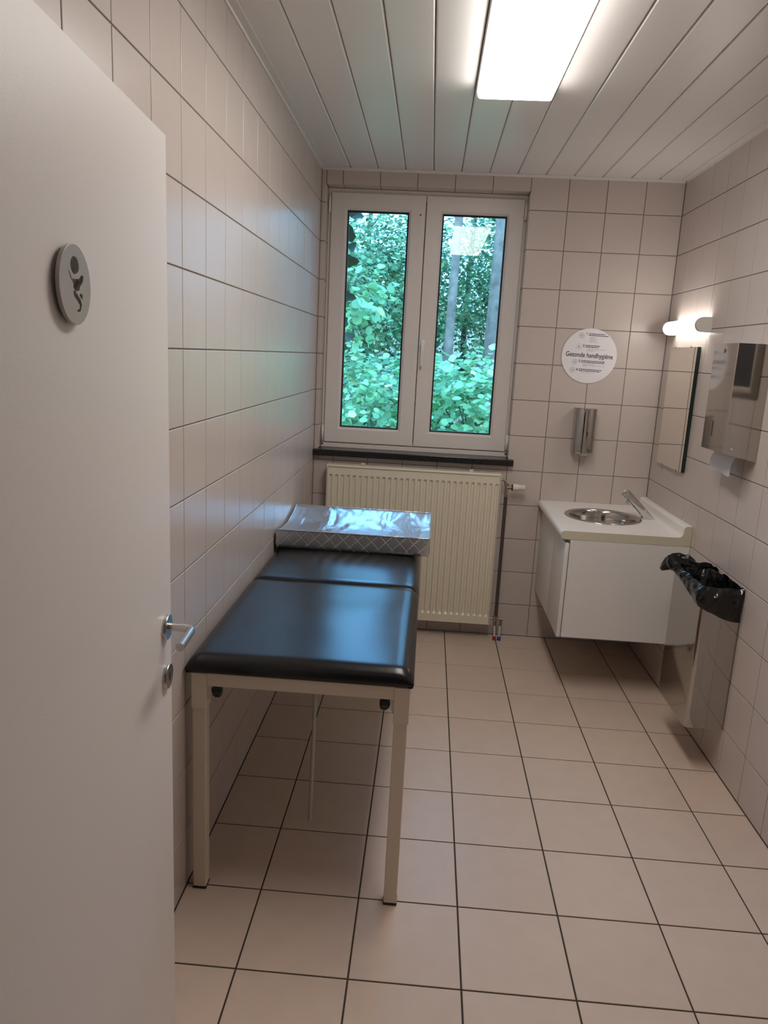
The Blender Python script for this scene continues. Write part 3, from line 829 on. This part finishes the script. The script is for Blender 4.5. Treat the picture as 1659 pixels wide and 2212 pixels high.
for i, (ix, iy, nx_, ny_, h1, h2, small) in enumerate((
        (-0.0547, 0.1066, -0.0275, 0.118, (-0.016, 0.070, 0.1190), (-0.016, 0.089, 0.1105), [(-0.008, 0.022, 0.1010), (-0.008, 0.018, 0.0960), (-0.009, 0.033, 0.0905), (-0.009, 0.020, 0.0855), (-0.009, 0.034, 0.0800), (-0.010, 0.038, 0.0745)]),
        (-0.0634, 0.0467, -0.0370, 0.053, (-0.027, 0.050, 0.0560), (-0.027, 0.045, 0.0480), [(-0.016, 0.090, 0.0375), (-0.017, 0.042, 0.0315), (-0.017, 0.020, 0.0260)]),
        (-0.0750, -0.0354, -0.0495, -0.030, (-0.038, 0.090, -0.0270), (-0.040, 0.088, -0.0350), [(-0.029, 0.036, -0.0450), (-0.029, 0.090, -0.0505), (-0.029, -0.004, -0.0560)]),
        (-0.0810, -0.0800, -0.0570, -0.077, (-0.046, 0.076, -0.0730), (-0.047, 0.070, -0.0810), [(-0.035, 0.036, -0.0910)]))):
    stick(text_mesh(str(i + 1), 0.019, 0.0003), M['ink'], 'numeral', nx_, ny_)
    b = MB(); ro = circ(ix, iy, 0.0150, None, 28); ri = circ(ix, iy, 0.0120 if i != 1 else 0.0135, None, 28)
    b.grid([[(x, y, 0.0013) for x, y in ro], [(x, y, 0.0013) for x, y in ri]], close_u=True)
    b.build('icon_ring', M['pale_ink'], ps, local=True)
    b = MB(); b.prism([(ix - 0.005, iy - 0.006), (ix + 0.005, iy - 0.007), (ix + 0.007, iy + 0.001), (ix + 0.002, iy + 0.007), (ix - 0.006, iy + 0.004)], 0.0009, 0.0013, 'XY')
    b.build('icon', M['pale_ink'], ps, local=True)
    for x0, x1, y in (h1, h2): words(x0, y, x1, 0.0040, M['ink'], 'heading_line', True)
    for x0, x1, y in small: words(x0, y, x1, 0.0014, M['grey_ink'], 'small_print', False)

# ---------------------------------------------------------------- wall lamp and mirror
wlmp = empty('wall_lamp', (W, -0.38, 1.81), 'lit tubular wall lamp above the mirror', 'wall lamp')
LZ, LR = 1.811, 0.034
def dprof(r, x_wall, xc):
    out = [(x_wall, LZ - r)]
    for k in range(13):
        a = -PI / 2 - PI * k / 12
        out.append((xc + r * math.cos(a), LZ + r * math.sin(a)))
    out.append((x_wall, LZ + r))
    return out
MB().prism(dprof(LR, W - 0.0005, W - 0.038), -0.655, -0.628, smooth=False).build('end_cap', M['lamp_white'], wlmp, autosm=0.5)
MB().prism(dprof(LR, W - 0.0005, W - 0.038), -0.155, -0.140, smooth=False).build('end_cap', M['lamp_white'], wlmp, autosm=0.5)
ln = MB().prism(dprof(LR - 0.001, W - 0.014, W - 0.038), -0.628, -0.155, smooth=False).build('lens', M['lamp_lens'], wlmp, autosm=0.5)
ln['label'] = 'glowing opal lens'
MB().box(W - 0.014, W - 0.0005, -0.628, -0.155, LZ - 0.026, LZ + 0.026).build('base', M['lamp_white'], wlmp)

mr = empty('wall_mirror', (W, -0.36, 1.112), 'frameless rectangular mirror below the lit wall lamp', 'mirror')
MB().box(W - 0.0195, W - 0.019, -0.5555, -0.1635, 1.1125, 1.7135).build('silvering', M['mirror'], mr)
MB().box(W - 0.019, W - 0.002, -0.556, -0.163, 1.112, 1.714, 0.0004, 1).build('back_plate', M['mirror_edge'], mr)
for y in (-0.24, -0.47):
    for z in (1.108, 1.710):
        MB().box(W - 0.022, W - 0.002, y - 0.009, y + 0.009, z, z + 0.008, 0.001).build('clip', M['chrome'], mr)

# ---------------------------------------------------------------- paper towel dispenser and towel
td = empty('towel_dispenser', (1.848, -1.185, 1.27), 'mirror-polished steel paper towel dispenser', 'towel dispenser')
ol = [(W - 0.001, -1.312), (W - 0.001, -1.058)] + [(1.807 + 0.024 * math.cos(PI / 2 + PI / 2 * k / 8), -1.082 + 0.024 * math.sin(PI / 2 + PI / 2 * k / 8)) for k in range(9)] + [(1.783, -1.3095), (1.7855, -1.312)]
def zb(x): return 1.297 - (x - 1.783) / 0.129 * 0.027
b = MB()
b.grid([[(x, y, zb(x)) for x, y in ol], [(x, y, 1.713) for x, y in ol]], close_u=True, smooth=False)
b.poly([(x, y, 1.713) for x, y in ol])
b.poly([(x, y, zb(x) + 0.003) for x, y in ol][::-1])
b.build('cover', M['polished'], td, autosm=0.35)
MB().box(1.7824, 1.7836, -1.1745, -1.1685, 1.352, 1.412, 0.0).build('level_slot', M['black_plastic'], td)
MB().lathe([(0.009, 1.7832), (0.009, 1.7800), (0.0, 1.7798)], (0, -1.185, 1.685), 'X', 24).build('lock', M['chrome'], td, autosm=0.5)
MB().lathe([(0.004, -1.312), (0.003, -1.3145), (0.0, -1.315)], (1.815, 0, 1.315), 'Y', 16).build('rivet', M['chrome'], td, smooth=True)

b = MB(); rows = []
for j in range(9):
    t = j / 8
    row = []
    for i in range(9):
        u = i / 8
        y = -1.075 - 0.215 * u + 0.035 * t + 0.006 * math.sin(5 * t)
        x = 1.845 - 0.025 * t + 0.02 * t * t + 0.010 * math.sin(PI * u) * t
        z = 1.285 - 0.072 * t - 0.014 * u * t + 0.004 * math.sin(7 * u) * t
        row.append((x, y, z))
    rows.append(row)
b.grid(rows)
b.grid([[(p[0] + 0.0012, p[1], p[2]) for p in r] for r in rows])
o = b.build('paper_towel', M['tissue'], None, smooth=True)
tag(o, 'white paper towel hanging out of the steel dispenser', 'paper towel')

# ---------------------------------------------------------------- waste bin and bag
wb2 = empty('waste_bin', (1.835, -1.21, 0.19), 'polished steel waste bin fixed low on the right wall', 'waste bin')
BNX, BNY0, BNY1, BNZ0, BNZ1 = 1.757, -1.392, -1.035, 0.190, 0.775
ol = rounded(BNX, W - 0.002, BNY0, BNY1, 0.016, 6, (0, 0, 1, 1))
oi = rounded(BNX + 0.004, W - 0.006, BNY0 + 0.004, BNY1 - 0.004, 0.013, 6, (0, 0, 1, 1))
b = MB()
b.grid([[(x, y, BNZ0) for x, y in ol], [(x, y, BNZ1) for x, y in ol], [(x, y, BNZ1) for x, y in oi], [(x, y, BNZ0 + 0.01) for x, y in oi]], close_u=True, smooth=False)
b.poly([(x, y, BNZ0) for x, y in ol][::-1]); b.poly([(x, y, BNZ0 + 0.01) for x, y in oi])
b.build('bin_body', M['polished'], wb2, autosm=0.35)

# black bag: lines the bin, folded over the rim, bunched into an ear at the far corner
NB = 72
def rim(s, off):
    """point on the bin's rim rectangle, s in 0..1 starting at the near wall corner and running along the near side"""
    r0 = rounded(BNX - off, W - 0.004, BNY0 - off, BNY1 + off, 0.018 + max(off, 0), 5, (0, 0, 1, 1))
    r0 = [(W - 0.004, BNY0 - off)] + [p for p in r0 if p != (W - 0.004, BNY0 - off)][::-1]
    seg = [math.dist(r0[i], r0[(i + 1) % len(r0)]) for i in range(len(r0))]
    L = sum(seg); d = s % 1 * L
    for i, g in enumerate(seg):
        if d <= g or i == len(seg) - 1:
            t = min(1, d / g) if g > 0 else 0
            p, q = r0[i], r0[(i + 1) % len(r0)]
            return Vector((p[0] + (q[0] - p[0]) * t, p[1] + (q[1] - p[1]) * t))
        d -= g
def hem(x, y):
    if y < BNY0 + 0.02: return 0.085 + 0.045 * max(0, min(1, (x - BNX) / 0.11))        # near side hangs lowest
    if x < BNX + 0.02: return 0.030 + 0.055 * max(0, min(1, (BNY1 - 0.06 - y) / 0.27))   # front side
    return 0.012
rows = []
EAR = Vector((BNX, BNY1 + 0.01, BNZ1))
levels = [('in', 0.20), ('in', 0.14), ('in', 0.09), ('in', 0.05), ('in', 0.02), ('top', 0.0), ('out', 0.15), ('out', 0.35), ('out', 0.55), ('out', 0.75), ('out', 0.9), ('out', 1.0)]
for li, (kind, d) in enumerate(levels):
    row = []
    for k in range(NB):
        s = k / NB
        off = {'in': -0.010 - d * 0.22, 'top': -0.001, 'out': 0.008 + 0.008 * math.sin(PI * d)}[kind]
        p = rim(s, off)
        hm = hem(*rim(s, 0.0))
        z = BNZ1 + 0.010 - (d if kind == 'in' else hm * d if kind == 'out' else 0) - (0.002 if kind != 'top' else 0)
        nz = noise.noise(Vector((p.x * 26, p.y * 26, z * 15 + 3)))
        n2 = noise.noise(Vector((p.x * 60, p.y * 60, z * 25 + 9)))
        c = Vector(((BNX + W) / 2, (BNY0 + BNY1) / 2))
        dr = (p - c).normalized()
        amp = 0.026 if kind == 'in' else 0.008 if kind == 'top' else 0.014
        p = p + dr * (max(nz, -0.5) * amp + n2 * amp * 0.4)
        if kind == 'out':
            mn = rim(s, 0.004)
            if (p - c).length < (mn - c).length: p = mn
        z += 0.010 * nz * (1 if kind != 'in' else 1.6) + 0.004 * n2
        # ear
        v = Vector((p.x, p.y, z))
        g = math.exp(-((p.x - BNX) ** 2 + (p.y - BNY1) ** 2) / (2 * 0.045 ** 2))
        if kind != 'in' or d < 0.06:
            tw = 1.0 if kind != 'in' else 0.8
            v += Vector((-0.030, -0.012, 0.040 - 0.028 * (d if kind == 'out' else 0))) * g * tw
        v.x = min(v.x, W - 0.004)
        row.append(v)
    rows.append(row)
b = MB(); b.grid(rows, close_u=True, smooth=False)
# the bunched ear at the far front corner
ax = [Vector(p) for p in ((1.835, -1.035, 0.772), (1.805, -1.022, 0.782), (1.775, -1.012, 0.785), (1.745, -1.006, 0.778), (1.722, -1.003, 0.764), (1.712, -1.002, 0.752))]
er = [0.022, 0.030, 0.028, 0.029, 0.026, 0.012]
ring_rows = []
for q, (c_, r_) in enumerate(zip(ax, er)):
    row = []
    for k in range(14):
        a = 2 * PI * k / 14
        rr_ = r_ * (1 + 0.30 * math.sin(a * 4 + q * 0.9) + 0.25 * noise.noise(Vector((k * 1.3, q * 1.7, 8))))
        row.append(c_ + Vector((0.25 * rr_ * math.sin(a), rr_ * math.cos(a) * 0.9, rr_ * math.sin(a))))
    ring_rows.append(row)
b.grid(ring_rows, close_u=True, smooth=False)
b.poly(ring_rows[-1])
bag = b.build('bin_bag', M['bag'], None)
tag(bag, 'black plastic bag folded over the steel bin rim', 'bin bag')

# ---------------------------------------------------------------- dark framed panel just outside the frame (mirrored in the towel dispenser)
nb = empty('framed_board', (W, -1.60, 1.50), 'dark grey board in a rounded cream frame on right wall', 'board')
MB().box(W - 0.014, W - 0.001, -1.79, -1.42, 1.55, 1.98).build('panel', M['board'], nb)
b = MB()
cy_, cz_ = -1.605, 1.765
rows = []
for a in [PI * k / 6 for k in range(7)]:
    e = -0.002 + 0.018 * (1 - math.cos(a)); d = 0.002 + 0.026 * math.sin(a)
    rows.append([(W - d, -1.79 - e, 1.55 - e), (W - d, -1.42 + e, 1.55 - e), (W - d, -1.42 + e, 1.98 + e), (W - d, -1.79 - e, 1.98 + e)])
b.grid(rows, close_u=True)
b.build('frame', M['board_frame'], nb, autosm=1.0)

# ================================================================= OUTSIDE
gz = lambda x, y: 0.35 + 0.055 * y + 0.012 * max(0, y - 6) ** 1.5 + 0.10 * noise.noise(Vector((x * 0.6, y * 0.6, 2))) + 0.03 * noise.noise(Vector((x * 3, y * 3, 5)))
rows = [[(x, y, gz(x, y)) for x in np.linspace(-14, 16, 61)] for y in np.linspace(0.33, 32, 64)]
b = MB(); b.grid(rows)
gr = b.build('ground', M['soil'], None, smooth=True)
tag(gr, 'wooded bank of leaf litter outside the window', 'ground', kind='structure')

ROUND = [(0, -0.5), (0.34, -0.36), (0.5, 0.0), (0.36, 0.34), (0.0, 0.58), (-0.36, 0.34), (-0.5, 0.0), (-0.34, -0.36)]
IVY = [(0, -0.4), (0.28, -0.5), (0.55, -0.12), (0.36, 0.12), (0.30, 0.40), (0.0, 0.68), (-0.30, 0.40), (-0.36, 0.12), (-0.55, -0.12), (-0.28, -0.5)]
QUAD = [(0, -0.55), (0.36, 0.0), (0, 0.6), (-0.36, 0.0)]
def leaves(name, pos, nrm, size, m, rng, shape, parent, fold=0.22):
    """one mesh of many separate, slightly folded leaves"""
    N = len(pos); k = len(shape)
    T = np.array([(x, y, fold * abs(x)) for x, y in shape] + [(0, 0.02, 0.0)])
    nrm = nrm / np.linalg.norm(nrm, axis=1, keepdims=True)
    r = rng.normal(size=(N, 3))
    u = np.cross(nrm, r); u /= np.linalg.norm(u, axis=1, keepdims=True)
    v = np.cross(nrm, u)
    sz = size * rng.uniform(0.65, 1.2, size=(N, 1, 1))
    V = pos[:, None, :] + sz * (T[None, :, 0:1] * u[:, None, :] + T[None, :, 1:2] * v[:, None, :] + T[None, :, 2:3] * nrm[:, None, :])
    V = V.reshape(-1, 3)
    if len(shape) > 4:
        tri = np.array([(i, (i + 1) % k, k) for i in range(k)])
    else:
        tri = np.array([(0, 1, 2), (0, 2, 3)])
    F = (tri[None] + (np.arange(N) * (k + 1))[:, None, None]).reshape(-1, 3)
    me = bpy.data.meshes.new(name)
    me.vertices.add(len(V)); me.vertices.foreach_set('co', V.astype(np.float32).ravel())
    me.loops.add(len(F) * 3); me.loops.foreach_set('vertex_index', F.astype(np.int32).ravel())
    me.polygons.add(len(F)); me.polygons.foreach_set('loop_start', np.arange(0, len(F) * 3, 3, dtype=np.int32))
    me.update(calc_edges=True)
    me.materials.append(m)
    o = link(name, me, parent)
    o['kind'] = 'stuff'
    return o

def clumps(rng, c, rad, ncl, per, spread, shell=0.35):
    """leaf positions gathered in clumps in an ellipsoid, with outward/upward normals"""
    d = rng.normal(size=(ncl, 3)); d /= np.linalg.norm(d, axis=1, keepdims=True)
    q = rng.uniform(shell, 1, size=(ncl, 1)) ** 0.6
    C = np.array(c) + d * q * np.array(rad)
    pos = np.repeat(C, per, axis=0) + rng.normal(size=(ncl * per, 3)) * spread * np.array([1, 1, 0.55])
    n = np.repeat(d, per, axis=0) * 0.5 + np.array([0, -0.25, 0.9]) + rng.normal(size=(ncl * per, 3)) * 0.42
    return pos, n

def shrub(c, rad, ncl, per, size, seed, label):
    ncl, size = int(ncl * 1.5), size * 0.82
    rng = np.random.default_rng(seed)
    base = (c[0], c[1], gz(c[0], c[1]))
    t = empty('hazel_shrub', base, label, 'shrub', group='broad-leaved shrubs outside the window')
    p, n = clumps(rng, c, rad, ncl, per, 0.085)
    keep = p[:, 1] > 0.5
    leaves('foliage', p[keep], n[keep], size, M['leaf'], rng, ROUND, t)
    for k in range(6):
        a = 2 * PI * k / 6 + seed
        e = Vector((c[0] + rad[0] * 0.7 * math.cos(a), c[1] + rad[1] * 0.7 * math.sin(a), c[2] + rad[2] * 0.5))
        s0 = Vector(base) + Vector((0.05 * math.cos(a), 0.05 * math.sin(a), -0.05))
        m_ = s0.lerp(e, 0.5) + Vector((0, 0, 0.12))
        MB().tube([s0, m_, e], [0.012, 0.009, 0.004], 6).build('stem', M['bark_dark'], t, smooth=True)
    return t
shrub((-0.10, 3.3, 1.05), (0.85, 0.75, 0.56), 120, 14, 0.088, 1, 'bright leafy shrub low in the left window pane')
shrub((1.15, 3.2, 1.02), (0.75, 0.75, 0.70), 120, 14, 0.088, 2, 'bright leafy shrub low in the right window pane')
shrub((0.50, 4.7, 1.05), (0.9, 0.7, 0.62), 100, 14, 0.088, 3, 'leafy shrub between and behind the two nearer shrubs')
shrub((2.2, 5.0, 1.2), (0.9, 0.7, 0.75), 80, 14, 0.088, 4, 'leafy shrub beside the pale thick trunk')

def trunk_path(x, y, h, lean, wob, seed):
    z0 = gz(x, y) - 0.1
    return [Vector((x + lean * t + wob * math.sin(4 * t + seed), y + wob * math.cos(3 * t + seed), z0 + h * t)) for t in np.linspace(0, 1, 12)]

def tree(x, y, h, r, crown_c, rad, ncl, per, size, seed, label, bark='bark', lean=0.0, wob=0.05, m='leaf_far', shape=QUAD, spread=0.16):
    rng = np.random.default_rng(seed)
    t = empty('woodland_tree', (x, y, gz(x, y)), label, 'tree', group='trees outside the window')
    path = trunk_path(x, y, h, lean, wob, seed)
    MB().tube(path, [r * (1 - 0.55 * k / 11) for k in range(12)], 14).build('trunk', M[bark], t, smooth=True)
    for k in range(5):
        a = rng.uniform(0, 2 * PI); s = path[5 + k]
        e = s + Vector((math.cos(a) * rad[0] * 0.6, math.sin(a) * rad[1] * 0.6, rad[2] * 0.35))
        MB().tube([s, s.lerp(e, 0.5) + Vector((0, 0, 0.1)), e], [r * 0.3, r * 0.2, r * 0.06], 6).build('branch', M[bark], t, smooth=True)
    p, n = clumps(rng, crown_c, rad, ncl, per, spread, 0.1)
    keep = (p[:, 1] > 0.6) & (p[:, 2] > gz(x, y) - 0.2)
    leaves('crown', p[keep], n[keep], size, M[m], rng, shape, t)
    return t
# slim trunk and thick pale trunk in the right pane
tree(0.93, 8.0, 8.6, 0.082, (0.9, 8.3, 8.2), (1.6, 1.4, 1.4), 120, 16, 0.085, 11, 'slim grey-brown tree trunk in the right window pane', 'bark', 0.05, 0.03)
tree(1.66, 8.6, 7.5, 0.155, (3.1, 9.6, 4.9), (2.3, 1.6, 1.9), 330, 16, 0.10, 12, 'thick pale tree trunk at the right window edge', 'bark', -0.02, 0.03)
# young tree whose bright leaves fill the left pane
tree(-0.55, 2.9, 2.6, 0.022, (-0.12, 2.8, 2.02), (0.38, 0.4, 0.40), 42, 7, 0.088, 13, 'young tree with bright round leaves in left pane', 'bark_dark', 0.25, 0.03, 'leaf', ROUND, 0.07)
# woodland behind
bgt = [(-2.2, 8.2, 4.4, (-1.6, 8.0, 2.3), (1.7, 1.2, 1.6), 'nearest dark tree behind the left window pane'),
       (0.1, 10.2, 5.0, (-0.1, 10.2, 2.9), (1.6, 1.2, 1.7), 'dark leafy tree seen between the two sashes'),
       (2.7, 10.6, 5.4, (2.4, 10.6, 3.1), (1.7, 1.2, 1.8), 'leafy tree right of the thick pale trunk'),
       (-3.6, 12.5, 5.6, (-3.2, 12.4, 3.0), (2.2, 1.4, 2.0), 'far leafy tree at the left edge of the glass'),
       (-0.9, 13.2, 5.8, (-0.9, 13.2, 3.0), (2.0, 1.4, 2.1), 'far leafy tree behind the left pane'),
       (1.4, 13.5, 5.8, (1.4, 13.5, 3.1), (2.0, 1.4, 2.1), 'far leafy tree behind the slim trunk'),
       (4.0, 13.6, 6.0, (4.0, 13.6, 3.2), (2.2, 1.4, 2.1), 'far leafy tree at the right edge of the glass'),
       (4.6, 6.6, 6.6, (4.4, 6.8, 3.6), (1.9, 1.5, 2.8), 'added tall leafy tree screening sky well right of the window'),  # unseen tree added to keep sky out of the left wall's reflection
       (6.6, 10.2, 7.4, (6.6, 10.2, 4.0), (2.2, 1.8, 3.2), 'added tall leafy tree screening sky furthest right outside'),  # also added out of view, to screen off sky on the right
       (-4.6, 7.2, 6.4, (-4.4, 7.2, 3.6), (1.9, 1.5, 2.6), 'tall leafy tree standing well left of the window')]
for i, (x, y, h, c, rad, lab) in enumerate(bgt):
    tree(x, y, h, 0.07, c, rad, 430, 16, 0.10, 30 + i, lab, 'bark_dark', 0.1, 0.06, 'leaf_far', QUAD, 0.2)

# creeper leaves hanging just outside the glass
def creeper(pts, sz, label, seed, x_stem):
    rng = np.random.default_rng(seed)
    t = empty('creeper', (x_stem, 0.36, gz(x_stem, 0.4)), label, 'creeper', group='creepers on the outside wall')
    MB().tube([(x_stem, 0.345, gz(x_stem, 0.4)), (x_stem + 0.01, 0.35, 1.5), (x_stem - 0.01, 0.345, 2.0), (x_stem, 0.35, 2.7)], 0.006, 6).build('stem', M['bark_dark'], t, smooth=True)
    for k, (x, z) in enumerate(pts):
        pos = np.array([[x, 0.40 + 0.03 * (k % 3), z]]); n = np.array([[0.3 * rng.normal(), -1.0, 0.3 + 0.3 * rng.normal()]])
        lf = leaves('leaf', pos, n, sz, M['leaf_ivy_shaded'], rng, IVY, t); del lf['kind']
creeper([(0.115, 2.43), (0.15, 2.40), (0.10, 2.30), (0.135, 2.22), (0.125, 2.14), (0.10, 1.98), (0.12, 1.93), (0.09, 1.78), (0.13, 1.70), (0.085, 1.62), (0.06, 2.05), (0.05, 1.86)], 0.085, 'ivy leaves coloured as if in shade, hanging at the left window edge', 7, 0.02)
creeper([(1.055, 1.83), (1.05, 1.74), (1.075, 1.90), (1.06, 1.20), (1.085, 1.30), (1.08, 1.60)], 0.05, 'ivy leaves coloured as if in shade at the right window edge', 8, 1.10)
